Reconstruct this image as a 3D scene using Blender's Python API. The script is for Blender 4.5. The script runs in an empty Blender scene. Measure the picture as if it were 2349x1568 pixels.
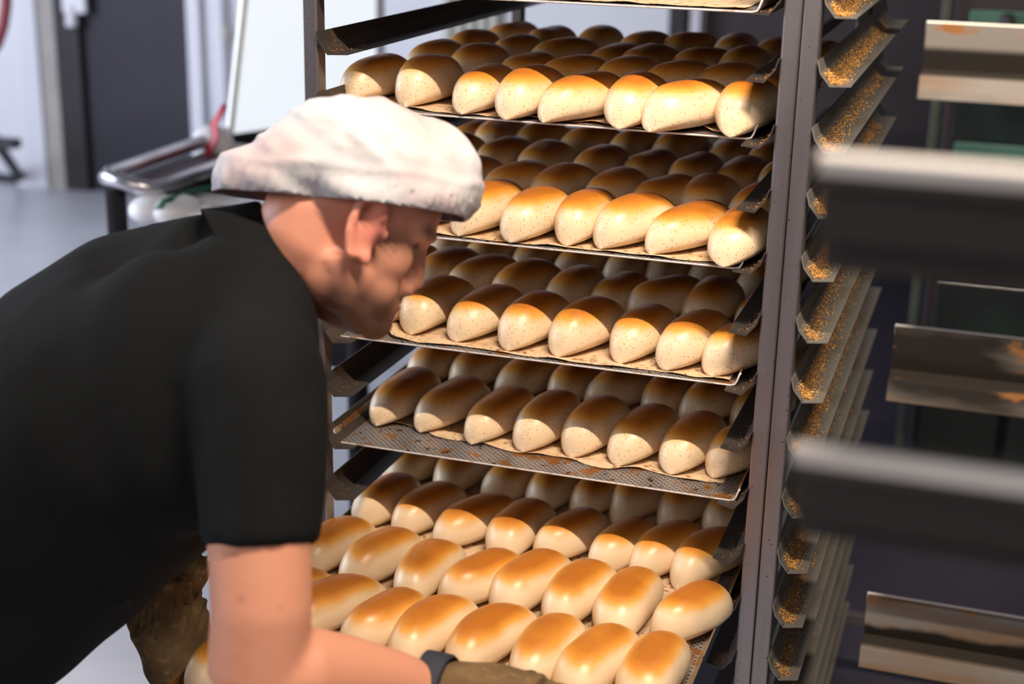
import bpy, bmesh, math, random
import numpy as np
from mathutils import Vector, Matrix, noise
random.seed(7)
S = bpy.context.scene
COL = S.collection
# ------------------------------------------------------------------ camera
Z0 = 0.95                       # the third tray lies 0.95 m above the floor
W_, H_ = 2349.0, 1568.0
F_PX = 3393.3
YAW, PITCH, ROLL = 0.318959, -0.313869, -0.020454
CAM = np.array([0.89912, -1.84486, 0.66228 + Z0])
def _rot(a, b, c):
    ca, sa = math.cos(a), math.sin(a); cb, sb = math.cos(b), math.sin(b); cc, sc = math.cos(c), math.sin(c)
    return (np.array([[ca, -sa, 0], [sa, ca, 0], [0, 0, 1]]) @ np.array([[1, 0, 0], [0, cb, -sb], [0, sb, cb]])
            @ np.array([[cc, 0, sc], [0, 1, 0], [-sc, 0, cc]]))
RC = _rot(YAW, PITCH, ROLL)
cam = bpy.data.cameras.new('camera'); camo = bpy.data.objects.new('camera', cam); COL.objects.link(camo)
m = Matrix.Identity(4)
for i in range(3):
    m[i][0] = RC[i, 0]; m[i][1] = RC[i, 2]; m[i][2] = -RC[i, 1]; m[i][3] = CAM[i]
camo.matrix_world = m
cam.sensor_width = 36; cam.lens = 36 * F_PX / W_; cam.clip_start = 0.05
cam.dof.use_dof = True; cam.dof.focus_distance = 1.98; cam.dof.aperture_fstop = 2.9
S.camera = camo
def ray(u, w): return RC @ np.array([(u - W_ / 2) / F_PX, 1, -(w - H_ / 2) / F_PX])
def pt(u, w, d): return Vector(CAM + d * ray(u, w))
def ony(u, w, y):
    d = ray(u, w); return Vector(CAM + (y - CAM[1]) / d[1] * d)
def onz(u, w, z):
    d = ray(u, w); return Vector(CAM + (z + Z0 - CAM[2]) / d[2] * d)
# ------------------------------------------------------------------ world, lights, exposure
S.view_settings.view_transform = 'Standard'; S.view_settings.look = 'None'
S.view_settings.exposure = 0.0; S.view_settings.gamma = 1.0
wd = bpy.data.worlds.new('World'); S.world = wd; wd.use_nodes = True
wd.node_tree.nodes['Background'].inputs[0].default_value = (0.80, 0.84, 1.0, 1)
wd.node_tree.nodes['Background'].inputs[1].default_value = 0.17
def area(name, loc, target, sx, sy, power, col, spread=180):
    l = bpy.data.lights.new(name, 'AREA'); l.shape = 'RECTANGLE'; l.size = sx; l.size_y = sy
    l.energy = power; l.color = col; l.spread = math.radians(spread)
    o = bpy.data.objects.new(name, l); COL.objects.link(o); o.location = loc
    o.rotation_euler = (Vector(target) - Vector(loc)).to_track_quat('-Z', 'Y').to_euler(); return o
# warm tube lamp over the working aisle, parallel to the racks: tray rims cast crisp shadows
area('aisle_lamp', (0.98, -0.84, Z0 + 1.60), (0.98, 0.0, Z0), 0.9, .02, 47, (1.0, 0.85, 0.69), 150)
# soft fill added behind the camera to lift the face and bun fronts
area('fill_light', (0.2, -3.4, Z0 + 1.75), (0.3, 0.0, Z0), 2.4, 1.0, 26, (1.0, 0.86, 0.76))
# daylight of the windows in the side wall, left of the frame
area('window_daylight', (-4.6, 0.2, Z0 + 0.9), (0, 1.9, Z0 - 0.2), 4.5, 2.2, 265, (0.80, 0.87, 1.0))
# ------------------------------------------------------------------ helpers
def nm(name):
    return name
def newmesh(name, verts, faces, mat=None, smooth=False):
    me = bpy.data.meshes.new(name); me.from_pydata([tuple(v) for v in verts], [], faces); me.update()
    if mat: me.materials.append(mat)
    if smooth:
        for p in me.polygons: p.use_smooth = True
    return me
def link(name, me, parent=None, loc=None, rot=None):
    o = bpy.data.objects.new(name, me); COL.objects.link(o)
    if parent is not None: o.parent = parent
    if loc is not None: o.location = loc
    if rot is not None: o.rotation_euler = rot
    return o
def tag(o, label=None, cat=None, group=None, kind=None):
    if label: o['label'] = label
    if cat: o['category'] = cat
    if group: o['group'] = group
    if kind: o['kind'] = kind
    return o
def thing(name, label, cat, loc=(0, 0, 0), group=None, rot=(0, 0, 0)):
    o = bpy.data.objects.new(name, None); COL.objects.link(o); o.location = loc; o.rotation_euler = rot
    o.empty_display_size = .05
    return tag(o, label, cat, group)
class MB:
    def __init__(s): s.v = []; s.f = []
    def add(s, v, f):
        n = len(s.v); s.v += [tuple(x) for x in v]; s.f += [tuple(i + n for i in q) for q in f]
    def box(s, a, b):
        x0, y0, z0 = a; x1, y1, z1 = b
        s.add([(x0, y0, z0), (x1, y0, z0), (x1, y1, z0), (x0, y1, z0), (x0, y0, z1), (x1, y0, z1), (x1, y1, z1), (x0, y1, z1)],
              [(0, 3, 2, 1), (4, 5, 6, 7), (0, 1, 5, 4), (1, 2, 6, 5), (2, 3, 7, 6), (3, 0, 4, 7)])
    def tube(s, pts, rad, n=10, cap=True, flat=None):
        pts = [Vector(p) for p in pts]; k = len(pts)
        if not hasattr(rad, '__len__'): rad = [rad] * k
        up = None; rings = []
        for i, p in enumerate(pts):
            t = (pts[min(i + 1, k - 1)] - pts[max(i - 1, 0)]).normalized()
            if up is None:
                up = Vector((0, 0, 1)) if abs(t.z) < .9 else Vector((1, 0, 0))
            a = t.cross(up).normalized(); b = a.cross(t).normalized(); up = b
            r = rad[i]; ra, rb = (r if hasattr(r, '__len__') else (r, r))
            rings.append([p + a * (ra * math.cos(2 * math.pi * j / n)) + b * (rb * math.sin(2 * math.pi * j / n)) for j in range(n)])
        s.loft(rings, cap)
    def loft(s, rings, cap=True):
        n = len(rings[0]); v = [q for r in rings for q in r]; f = []
        for i in range(len(rings) - 1):
            for j in range(n):
                f.append((i * n + j, i * n + (j + 1) % n, (i + 1) * n + (j + 1) % n, (i + 1) * n + j))
        if cap:
            f.append(tuple(reversed(range(n)))); f.append(tuple((len(rings) - 1) * n + j for j in range(n)))
        s.add(v, f)
    def ell(s, c, ax, n=14, m=9):
        """ellipsoid: centre and three axis vectors"""
        c = Vector(c); ax = [Vector(a) for a in ax]; rings = []
        for i in range(m + 1):
            th = math.pi * min(max(i / m, .01), .99)
            rings.append([c + ax[2] * math.cos(th) + ax[0] * math.sin(th) * math.cos(2 * math.pi * j / n) + ax[1] * math.sin(th) * math.sin(2 * math.pi * j / n) for j in range(n)])
        s.loft(rings)
    def profile(s, poly, th, axis, a0, a1, fn):
        """extrude an open polyline (u,v) with thickness th along a; fn(a,u,v)->xyz"""
        P = [Vector(p) for p in poly]; off = []
        for i, p in enumerate(P):
            t = (P[min(i + 1, len(P) - 1)] - P[max(i - 1, 0)]).normalized(); off.append(p + Vector((-t.y, t.x)) * th)
        ring = P + off[::-1]; n = len(ring)
        r0 = [fn(a0, q.x, q.y) for q in ring]; r1 = [fn(a1, q.x, q.y) for q in ring]
        f = [(j, (j + 1) % n, n + (j + 1) % n, n + j) for j in range(n)]
        k = len(P)
        for i in range(k - 1):
            f.append((i, i + 1, n - 2 - i, n - 1 - i)); f.append((n + i, n + n - 1 - i, n + n - 2 - i, n + i + 1))
        s.add(r0 + r1, f)
    def mesh(s, name, mat=None, smooth=False):
        me = newmesh(name, s.v, s.f, mat, smooth)
        bm = bmesh.new(); bm.from_mesh(me); bmesh.ops.recalc_face_normals(bm, faces=bm.faces); bm.to_mesh(me); bm.free()
        return me
    def obj(s, name, mat, parent=None, smooth=False, loc=None):
        return link(name, s.mesh(name, mat, smooth), parent, loc)
def remeshed(mb, name, mat, voxel, smooth_it=6, subsurf=0):
    me = mb.mesh(name + '_source'); o = bpy.data.objects.new('temporary', me); COL.objects.link(o)
    r = o.modifiers.new('r', 'REMESH'); r.mode = 'VOXEL'; r.voxel_size = voxel; r.use_smooth_shade = True
    s = o.modifiers.new('s', 'SMOOTH'); s.iterations = smooth_it; s.factor = .5
    dg = bpy.context.evaluated_depsgraph_get(); dg.update()
    out = bpy.data.meshes.new_from_object(o.evaluated_get(dg)); out.name = name
    bpy.data.objects.remove(o); bpy.data.meshes.remove(me)
    out.materials.clear(); out.materials.append(mat)
    for p in out.polygons: p.use_smooth = True
    return out
def bevel(o, w=.003, seg=2):
    b = o.modifiers.new('bevel', 'BEVEL'); b.width = w; b.segments = seg; b.limit_method = 'ANGLE'; return o
# ------------------------------------------------------------------ materials
def mat(name, col=(.5, .5, .5), rough=.5, metal=0.0, spec=.5, noise_=None, bump=None, coat=0, emit=None, transl=None):
    """noise_: (scale, detail, colour, lo, hi, stretch)"""
    M = bpy.data.materials.new(name); M.use_nodes = True; nt = M.node_tree; N = nt.nodes; L = nt.links
    b = N['Principled BSDF']; b.inputs['Base Color'].default_value = (*col, 1); b.inputs['Roughness'].default_value = rough
    b.inputs['Metallic'].default_value = metal; b.inputs['Specular IOR Level'].default_value = spec
    b.inputs['Coat Weight'].default_value = coat; b.inputs['Coat Roughness'].default_value = .25
    tc = N.new('ShaderNodeTexCoord')
    prev = None
    for q in (noise_ or []):
        sc, det, c2, lo, hi, st = q
        mp = N.new('ShaderNodeMapping'); mp.inputs['Scale'].default_value = st; L.new(tc.outputs['Object'], mp.inputs['Vector'])
        n = N.new('ShaderNodeTexNoise'); n.inputs['Scale'].default_value = sc; n.inputs['Detail'].default_value = det
        L.new(mp.outputs[0], n.inputs['Vector'])
        r = N.new('ShaderNodeMapRange'); r.inputs['From Min'].default_value = lo; r.inputs['From Max'].default_value = hi
        L.new(n.outputs['Fac'], r.inputs['Value'])
        x = N.new('ShaderNodeMix'); x.data_type = 'RGBA'; L.new(r.outputs[0], x.inputs['Factor'])
        if prev is None: x.inputs['A'].default_value = (*col, 1)
        else: L.new(prev, x.inputs['A'])
        x.inputs['B'].default_value = (*c2, 1); prev = x.outputs['Result']
    if prev is not None: L.new(prev, b.inputs['Base Color'])
    if bump:
        sc, stg = bump[:2]
        n = N.new('ShaderNodeTexNoise'); n.inputs['Scale'].default_value = sc; n.inputs['Detail'].default_value = 4
        L.new(tc.outputs['Object'], n.inputs['Vector']); bp = N.new('ShaderNodeBump'); bp.inputs['Strength'].default_value = stg
        bp.inputs['Distance'].default_value = .002
        L.new(n.outputs['Fac'], bp.inputs['Height']); L.new(bp.outputs[0], b.inputs['Normal'])
    if emit: b.inputs['Emission Color'].default_value = (*emit[0], 1); b.inputs['Emission Strength'].default_value = emit[1]
    return M
ONE = (1, 1, 1)
M_steel = mat('brushed_steel', (.27, .24, .25), .38, .85, noise_=[(30, 4, (.22, .19, .19), .45, .7, (1, 1, .06)), (140, 3, (.10, .07, .05), .66, .72, ONE)])
M_steel_in = mat('browned_steel', (.30, .18, .09), .5, .5, noise_=[(25, 4, (.10, .06, .035), .4, .65, (1, 1, .1))])
M_rail_dark = mat('baked_dark_steel', (.060, .048, .042), .48, .35, noise_=[(18, 5, (.13, .08, .04), .58, .75, ONE)])
M_rail_gray = mat('dull_grey_steel', (.22, .205, .18), .5, .45, noise_=[(14, 5, (.12, .085, .05), .5, .72, (1, .3, 1)), (90, 3, (.05, .04, .03), .66, .74, ONE)])
M_tray_edge = mat('tray_rim_metal', (.66, .63, .62), .4, .25, noise_=[(40, 4, (.32, .17, .06), .55, .68, (1, 1, 1))])
M_tray_side = mat('tray_side_baked', (.36, .27, .18), .5, .45, noise_=[(30, 5, (.30, .12, .03), .5, .62, (1, .6, 1)), (60, 4, (.08, .04, .02), .62, .7, ONE)])
M_crumb = mat('bread_crumbs', (.66, .34, .09), .9, noise_=[(300, 2, (.16, .07, .02), .5, .65, ONE)])
M_crumb_dark = mat('burnt_crumbs', (.20, .09, .03), .9, noise_=[(300, 2, (.45, .2, .05), .55, .65, ONE)])
def tray_material():
    M = mat('perforated_tray', (.34, .32, .31), .45, .6)
    nt = M.node_tree; N = nt.nodes; L = nt.links; b = N['Principled BSDF']; tc = N.new('ShaderNodeTexCoord')
    mp = N.new('ShaderNodeMapping'); mp.inputs['Scale'].default_value = (150, 150, 0); mp.inputs['Rotation'].default_value = (0, 0, .785)
    L.new(tc.outputs['Object'], mp.inputs['Vector'])
    fr = N.new('ShaderNodeVectorMath'); fr.operation = 'FRACTION'; L.new(mp.outputs[0], fr.inputs[0])
    su = N.new('ShaderNodeVectorMath'); su.operation = 'SUBTRACT'; su.inputs[1].default_value = (.5, .5, 0); L.new(fr.outputs[0], su.inputs[0])
    ln = N.new('ShaderNodeVectorMath'); ln.operation = 'LENGTH'; L.new(su.outputs[0], ln.inputs[0])
    r = N.new('ShaderNodeMapRange'); r.inputs['From Min'].default_value = .34; r.inputs['From Max'].default_value = .26; L.new(ln.outputs['Value'], r.inputs['Value'])
    m1 = N.new('ShaderNodeMix'); m1.data_type = 'RGBA'; m1.inputs['A'].default_value = (.36, .335, .33, 1); m1.inputs['B'].default_value = (.10, .07, .05, 1)
    L.new(r.outputs[0], m1.inputs['Factor'])
    n = N.new('ShaderNodeTexNoise'); n.inputs['Scale'].default_value = 32; n.inputs['Detail'].default_value = 5; L.new(tc.outputs['Object'], n.inputs['Vector'])
    r2 = N.new('ShaderNodeMapRange'); r2.inputs['From Min'].default_value = .55; r2.inputs['From Max'].default_value = .6; L.new(n.outputs['Fac'], r2.inputs['Value'])
    m2 = N.new('ShaderNodeMix'); m2.data_type = 'RGBA'; m2.inputs['B'].default_value = (.33, .14, .04, 1); L.new(m1.outputs['Result'], m2.inputs['A']); L.new(r2.outputs[0], m2.inputs['Factor'])
    n3 = N.new('ShaderNodeTexNoise'); n3.inputs['Scale'].default_value = 75; n3.inputs['Detail'].default_value = 4; L.new(tc.outputs['Object'], n3.inputs['Vector'])
    r3 = N.new('ShaderNodeMapRange'); r3.inputs['From Min'].default_value = .62; r3.inputs['From Max'].default_value = .66; L.new(n3.outputs['Fac'], r3.inputs['Value'])
    m3 = N.new('ShaderNodeMix'); m3.data_type = 'RGBA'; m3.inputs['B'].default_value = (.06, .03, .015, 1); L.new(m2.outputs['Result'], m3.inputs['A']); L.new(r3.outputs[0], m3.inputs['Factor'])
    L.new(m3.outputs['Result'], b.inputs['Base Color']); return M
M_tray = tray_material()
M_paper = mat('baking_paper', (.66, .47, .29), .75, noise_=[(45, 4, (.50, .31, .16), .45, .75, ONE), (120, 5, (.25, .11, .035), .575, .64, (1, 1, 1)), (9, 3, (.74, .55, .36), .5, .75, ONE)], bump=(60, .25))
def bun_material(speck=True, name='bun_crust', gloss=.37):
    M = mat(name, (.8, .6, .4), gloss, spec=.5); nt = M.node_tree; N = nt.nodes; L = nt.links; b = N['Principled BSDF']
    tc = N.new('ShaderNodeTexCoord'); at = N.new('ShaderNodeAttribute'); at.attribute_name = 'brown'
    oi = N.new('ShaderNodeObjectInfo')
    vr = N.new('ShaderNodeVectorMath'); vr.operation = 'ADD'; L.new(tc.outputs['Object'], vr.inputs[0])
    cx = N.new('ShaderNodeCombineXYZ'); L.new(oi.outputs['Random'], cx.inputs[0]); L.new(oi.outputs['Random'], cx.inputs[1]); L.new(cx.outputs[0], vr.inputs[1])
    n = N.new('ShaderNodeTexNoise'); n.inputs['Scale'].default_value = 22; n.inputs['Detail'].default_value = 3; L.new(vr.outputs[0], n.inputs['Vector'])
    def math_(op, a, bb):
        q = N.new('ShaderNodeMath'); q.operation = op
        for i, x in enumerate((a, bb)):
            if hasattr(x, 'node'): L.new(x, q.inputs[i])
            else: q.inputs[i].default_value = x
        return q.outputs[0]
    k = math_('ADD', at.outputs['Fac'], math_('MULTIPLY', math_('SUBTRACT', n.outputs['Fac'], .5), .38))
    k = math_('ADD', k, math_('MULTIPLY', math_('SUBTRACT', oi.outputs['Random'], .5), .10))
    cr = N.new('ShaderNodeValToRGB'); L.new(k, cr.inputs[0]); e = cr.color_ramp.elements
    e[0].position = .25; e[0].color = (.78, .585, .375, 1); e[1].position = .92; e[1].color = (.44, .14, .017, 1)
    for p, c in ((.42, (.72, .45, .21)), (.54, (.72, .34, .070)), (.72, (.60, .228, .028))):
        q = e.new(p); q.color = (*c, 1)
    out = cr.outputs[0]
    if speck:
        vo = N.new('ShaderNodeTexVoronoi'); vo.inputs['Scale'].default_value = 260; vo.inputs['Randomness'].default_value = 1
        nz = N.new('ShaderNodeTexNoise'); nz.inputs['Scale'].default_value = 190; L.new(vr.outputs[0], nz.inputs['Vector'])
        mp = N.new('ShaderNodeMapping'); mp.inputs['Scale'].default_value = (1, .7, 1); L.new(vr.outputs[0], mp.inputs[0])
        L.new(mp.outputs[0], vo.inputs['Vector'])
        sep = N.new('ShaderNodeSeparateColor'); L.new(vo.outputs['Color'], sep.inputs[0])
        r = N.new('ShaderNodeMapRange'); r.inputs['From Min'].default_value = .30; r.inputs['From Max'].default_value = .2; L.new(vo.outputs['Distance'], r.inputs['Value'])
        on = math_('GREATER_THAN', sep.outputs[0], .52)
        mx = N.new('ShaderNodeMix'); mx.data_type = 'RGBA'; L.new(out, mx.inputs['A']); mx.inputs['B'].default_value = (.30, .12, .03, 1)
        L.new(math_('MULTIPLY', math_('MULTIPLY', r.outputs[0], on), .6), mx.inputs['Factor']); out = mx.outputs['Result']
    L.new(out, b.inputs['Base Color'])
    n2 = N.new('ShaderNodeTexNoise'); n2.inputs['Scale'].default_value = 60; n2.inputs['Detail'].default_value = 4; L.new(vr.outputs[0], n2.inputs['Vector'])
    bp = N.new('ShaderNodeBump'); bp.inputs['Strength'].default_value = .25; bp.inputs['Distance'].default_value = .002
    L.new(n2.outputs['Fac'], bp.inputs['Height']); L.new(bp.outputs[0], b.inputs['Normal'])
    return M
M_bun = bun_material(True); M_bun_plain = bun_material(False, 'plain_bun_crust', .37)
# ------------------------------------------------------------------ room
M_floor = mat('pale_floor', (.60, .605, .66), .35, noise_=[(3, 4, (.54, .545, .60), .4, .7, ONE)])
M_wall = mat('white_wall', (.80, .81, .86), .6, noise_=[(2, 3, (.74, .75, .80), .4, .7, ONE)])
M_beige = mat('beige_cladding', (.62, .61, .54), .6, noise_=[(4, 2, (.56, .55, .48), .4, .7, ONE)])
M_darkdoor = mat('charcoal_door', (.026, .023, .034), .6, noise_=[(3, 2, (.021, .018, .027), .4, .7, ONE)])
M_darkframe = mat('dark_frame', (.018, .014, .017), .5, noise_=[(3, 2, (.024, .02, .022), .4, .7, ONE)])
M_darkwall = mat('dark_wall', (.040, .028, .032), .6, noise_=[(2, 3, (.030, .020, .022), .4, .7, ONE)])
M_trim = mat('white_trim', (.82, .80, .86), .5, noise_=[(12, 2, (.70, .70, .78), .45, .7, (1, 1, .05))])
M_greytrim = mat('grey_beige_trim', (.42, .39, .36), .6, noise_=[(5, 2, (.36, .33, .31), .4, .7, ONE)])
YB = 4.45
def struct(name, a, b, m):
    q = MB(); q.box(a, b); o = q.obj(name, m); o['kind'] = 'structure'; return o
struct('floor', (-5.2, -3.0, -.1), (3.0, YB + .15, 0), M_floor)
xs = lambda u, w=150: ony(u, w, YB).x
x_dark = xs(1610)
M_floor_shade = mat('shaded_floor_tone', (.040, .032, .050), .55, noise_=[(3, 4, (.034, .027, .042), .4, .7, ONE)])
struct('floor_shade_area', (.12, .3, 0), (3.0, YB, .003), M_floor_shade).name = 'floor'  # thin dark slab standing in for shade on the floor around the racks
struct('wall_back', (-5.2, YB, 0), (xs(150), YB + .12, 3.2), M_wall)
struct('wall_back_middle', (xs(445), YB, 0), (x_dark, YB + .12, 3.2), M_wall).name = 'wall_back'
struct('wall_back_dark', (x_dark, YB, 0), (3.0, YB + .12, 3.2), M_darkwall).name = 'wall_back'
struct('wall_left', (-5.32, -3.0, 0), (-5.2, YB + .12, 3.2), M_wall)
struct('wall_right', (3.0, -3.0, 0), (3.12, YB + .12, 3.2), M_darkwall)
struct('trim_1', (xs(45), YB - .09, 0), (xs(113), YB, 3.2), M_trim)
struct('trim_2', (xs(113), YB - .07, 0), (xs(150), YB, 3.2), M_greytrim)
# the dark door, its frame and fittings
d1 = bpy.data.objects.new('door_1', None); COL.objects.link(d1); d1.location = (xs(300), YB, 0); d1['kind'] = 'structure'
def local(mb, root):
    l = Vector(root.location); mb.v = [tuple(Vector(v) - l) for v in mb.v]; return mb
q = MB(); q.box((xs(205), YB - .03, 0), (xs(445), YB + .03, 3.2)); local(q, d1).obj('door_leaf', M_darkdoor, d1)
q = MB(); q.box((xs(150), YB - .07, 0), (xs(203), YB + .05, 3.2)); local(q, d1).obj('door_frame', M_darkframe, d1)
q = MB(); c = ony(168, 10, YB - .09); q.box((c.x - .06, YB - .10, c.z - .04), (c.x + .07, YB - .07, c.z + .12)); c2 = ony(166, 42, YB - .09)
q.tube([(c2.x, YB - .09, c2.z + .06), (c2.x, YB - .10, c2.z - .04)], .03, 10); bevel(local(q, d1).obj('door_lock', M_trim, d1), .008)
for i, (u0, u1, dep) in enumerate(((447, 462, .05), (464, 486, .10), (489, 528, .06))):
    struct('trim_%d' % (i + 3), (xs(u0, 200), YB - dep, 0), (xs(u1, 200), YB, 3.2), M_trim)
q = MB(); c = ony(522, 80, YB - .08); q.ell(c, ((.03, 0, 0), (0, .02, 0), (0, 0, .05))); tag(q.obj('wall_knob', M_greytrim, smooth=True), 'small grey knob on the white frame beside the charcoal door', 'knob')
# beige ribbed cladding between the two white panels
cl = bpy.data.objects.new('wall_cladding', None); COL.objects.link(cl); cl.location = (xs(1080), YB, 0); cl['kind'] = 'structure'
xa, xb = xs(1020), xs(1150)
for i in range(5):
    w = (xb - xa) / 5; q = MB(); q.box((xa + i * w + .008, YB - .05, 0), (xa + (i + 1) * w - .008, YB - .015, 3.2)); bevel(local(q, cl).obj('panel', M_beige, cl), .01)
q = MB(); q.box((xa, YB - .02, 0), (xb, YB - .003, 3.2)); local(q, cl).obj('backing', M_greytrim, cl)
struct('trim_6', (xs(1541), YB - .10, 0), (xs(1577), YB, 3.2), M_darkframe)
struct('trim_7', (xs(1586), YB - .08, 0), (xs(1608), YB, 3.2), M_trim)
p0 = ony(851, 60, 2.9); p1 = ony(877, 60, 2.9)
sc_ = thing('door_post', 'slim grey upright post standing behind the left side of the loaded rack', 'post', (p0.x, 2.9, 0))
q = MB(); q.box((0, -.012, 0), (p1.x - p0.x, .02, 3.0)); bevel(q.obj('post', M_steel, sc_), .003)
q = MB(); q.box((-.06, -.06, 0), (.11, .07, .012)); bevel(q.obj('base_plate', M_steel, sc_), .003)
# ------------------------------------------------------------------ racks
PITCH_R = 0.0820
TRAY_Z = {0: 3 * .164, 1: 2 * .164, 2: .164, 3: 0.0, 4: -.164, 5: -.328}
RAIL = [(0, .030), (.004, .016), (.017, 0.0), (.042, 0.0)]
def rail_mesh(name, sgn, y0, y1, m):
    mb = MB(); mb.profile(RAIL, .0016, 'y', y0, y1, lambda a, u, v: Vector((sgn * u, a, v - .0016)))
    # rounded front corner of the ledge
    vs = []
    for v in mb.v:
        x, y, z = v
        if abs(x) > .036 and y < y0 + .001: y += .010
        vs.append((x, y, z))
    mb.v = vs
    return mb.mesh(name, m)
def crumb_mesh(name, sgn, m, n, seed):
    rnd = random.Random(seed); mb = MB(); y = .004
    for i in range(n):
        t = rnd.random() ** 1.8; yy = .008 + t * .74; wdt = .011 * (1 - .35 * t)
        x = .0165 + abs(rnd.gauss(0, wdt)) * .75 - rnd.random() * .010
        x = min(max(x, .006), .039)
        zz = max(0, .017 - x) * 1.2 + rnd.random() * .003 * (1 if x < .02 else .3)
        r = rnd.uniform(.0006, .0019); c = Vector((sgn * x, yy, zz + .0006))
        d = [Vector((rnd.uniform(-1, 1), rnd.uniform(-1, 1), rnd.uniform(-.7, .9))).normalized() * r * rnd.uniform(.6, 1.3) for _ in range(4)]
        mb.add([c + e for e in d], [(0, 1, 2), (0, 2, 3), (0, 3, 1), (1, 3, 2)])
    return mb.mesh(name, m)
LX, RX, PW = .0032, .6290, .0225
def build_rack(name, label, x0, x1, y1, levels_l, levels_r, mats):
    R = thing(name, label, 'rack', (x0, 0, 0), rot=(0, 0, 0))
    def post(x, y, z1=1.9):
        q = MB(); q.box((x - x0, y, .16), (x - x0 + PW, y + .026, z1)); bevel(q.obj('post', mats['post'], R), .0025, 2)
    for x in (x0 - PW, x1):
        for y in (0, y1): post(x, y)
    for zz in (.17, 1.874):
        for y in (0, y1):
            q = MB(); q.box((0, y + .002, zz), (x1 - x0, y + .024, zz + .025)); bevel(q.obj('cross_bar', mats['post'], R), .002)
        for x in (-PW, x1 - x0):
            q = MB(); q.box((x + .001, .026, zz), (x + PW - .001, y1, zz + .025)); bevel(q.obj('side_bar', mats['post'], R), .002)
    for x in (-PW / 2, x1 - x0 + PW / 2):
        for y in (.013, y1 + .013):
            q = MB(); q.tube([(x - .012, y, .055), (x + .012, y, .055)], .052, 20); w = bevel(q.obj('caster', M_caster, R), .004)
            q = MB(); q.box((x - .016, y - .02, .056), (x - .0125, y + .02, .16)); q.box((x + .0125, y - .02, .056), (x + .016, y + .02, .16)); q.box((x - .016, y - .02, .15), (x + .016, y + .02, .165)); q.obj('fork', mats['post'], w)
    for s, lev in ((1, levels_l), (-1, levels_r)):
        if not lev: continue
        me = rail_mesh('guide_rail', s, -.006, y1 + .02, mats['rl'] if s > 0 else mats['rr'])
        for z in lev:
            o = link('guide_rail', me, R, (0 if s > 0 else x1 - x0, 0, z + Z0))
            if s > 0 and mats.get('crumbs'):
                cm = mats['crumbs'][int(round(z / PITCH_R)) % len(mats['crumbs'])]
                tag(link('crumbs', cm, o, (0, 0, 0)), kind='stuff')
            if mats.get('few'):
                tag(link('crumbs', mats['few'][0 if s > 0 else 1], o, (0, 0, 0)), kind='stuff')
    return R
M_caster = mat('black_rubber', (.03, .03, .03), .6, noise_=[(20, 2, (.05, .05, .05), .5, .7, ONE)])
few = [crumb_mesh('crumbs', 1, M_crumb_dark, 120, 5), crumb_mesh('crumbs', -1, M_crumb_dark, 90, 6)]
for me in few:
    for v in me.vertices: v.co.y = .006 + (v.co.y - .004) * .16
heavy = [crumb_mesh('crumbs', 1, M_crumb, n, 20 + i) for i, n in enumerate((3800, 2200, 4200))]
levels = [k * PITCH_R for k in range(-9, 11)]
rack = build_rack('baking_rack', 'steel baking rack loaded with trays of long buns', LX, RX, .885,
                  levels, levels, dict(post=M_steel, rl=M_rail_dark, rr=M_rail_dark, few=few))
X2 = RX + PW + .001 + PW
rack2 = build_rack('baking_rack', 'empty steel rack with crumbs on its ledges, right beside the loaded one', X2, X2 + .626, .885,
                   levels, levels, dict(post=M_steel, rl=M_rail_gray, rr=M_rail_gray, crumbs=heavy))
# --------------------------------- trays and papers
TRAY = {0: (0.0, .004, .86), 1: (-.004, .050, .82), 2: (-.002, .016, .85), 3: (.001, .025, .84), 4: (.012, .019, .84), 5: (.008, -.50, .86)}
WORD = {0: 'topmost', 1: 'upper', 2: 'second', 3: 'third', 4: 'fourth', 5: 'pulled-out'}
TRLAB = {0: 'metal baking tray cut off by the top of the photo', 1: 'metal baking tray with buns, highest one seen whole above the white cap',
         2: 'metal baking tray with buns level with the white cap', 3: 'metal baking tray with buns level with the chin of the man',
         4: 'metal baking tray with a bare perforated strip in front of its paper', 5: 'metal baking tray being pulled out by the man in gloves'}
def make_tray(k):
    dx, y0, dep = TRAY[k]; z = TRAY_Z[k]; w = .598
    T = thing('baking_tray', TRLAB[k], 'tray', (dx, y0, z + Z0), group='baking trays in the loaded rack')
    q = MB(); q.box((0.006, 0, 0), (w - .006, dep, .0016)); q.obj('base', M_tray, T)
    prof = [(.006, 0), (.0015, .002), (-.001, .007), (-.004, .018), (-.0055, .019)]
    for s in (0, 1):
        q = MB(); q.profile(prof, -.0014, 'y', 0, dep, (lambda a, u, v: Vector((u, a, v))) if s == 0 else (lambda a, u, v: Vector((w - u, a, v)))); q.obj('side_lip', M_tray_side, T)
    q = MB(); q.tube([(-.0055, 0, .019), (-.004, -.001, .016), (-.001, -.001, .007), (.0015, -.001, .002), (.008, -.001, .0004), (w - .008, -.001, .0004), (w - .0015, -.001, .002), (w + .001, -.001, .007), (w + .004, -.001, .016), (w + .0055, 0, .019)], .0014, 6)
    q.obj('front_rim', M_tray_edge, T, smooth=True)
    q = MB(); q.profile([(0, 0), (.004, .018)], .0014, 'x', 0.0, w, lambda a, u, v: Vector((a, dep + u, v))); q.obj('back_lip', M_tray_side, T)
    return T
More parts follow.
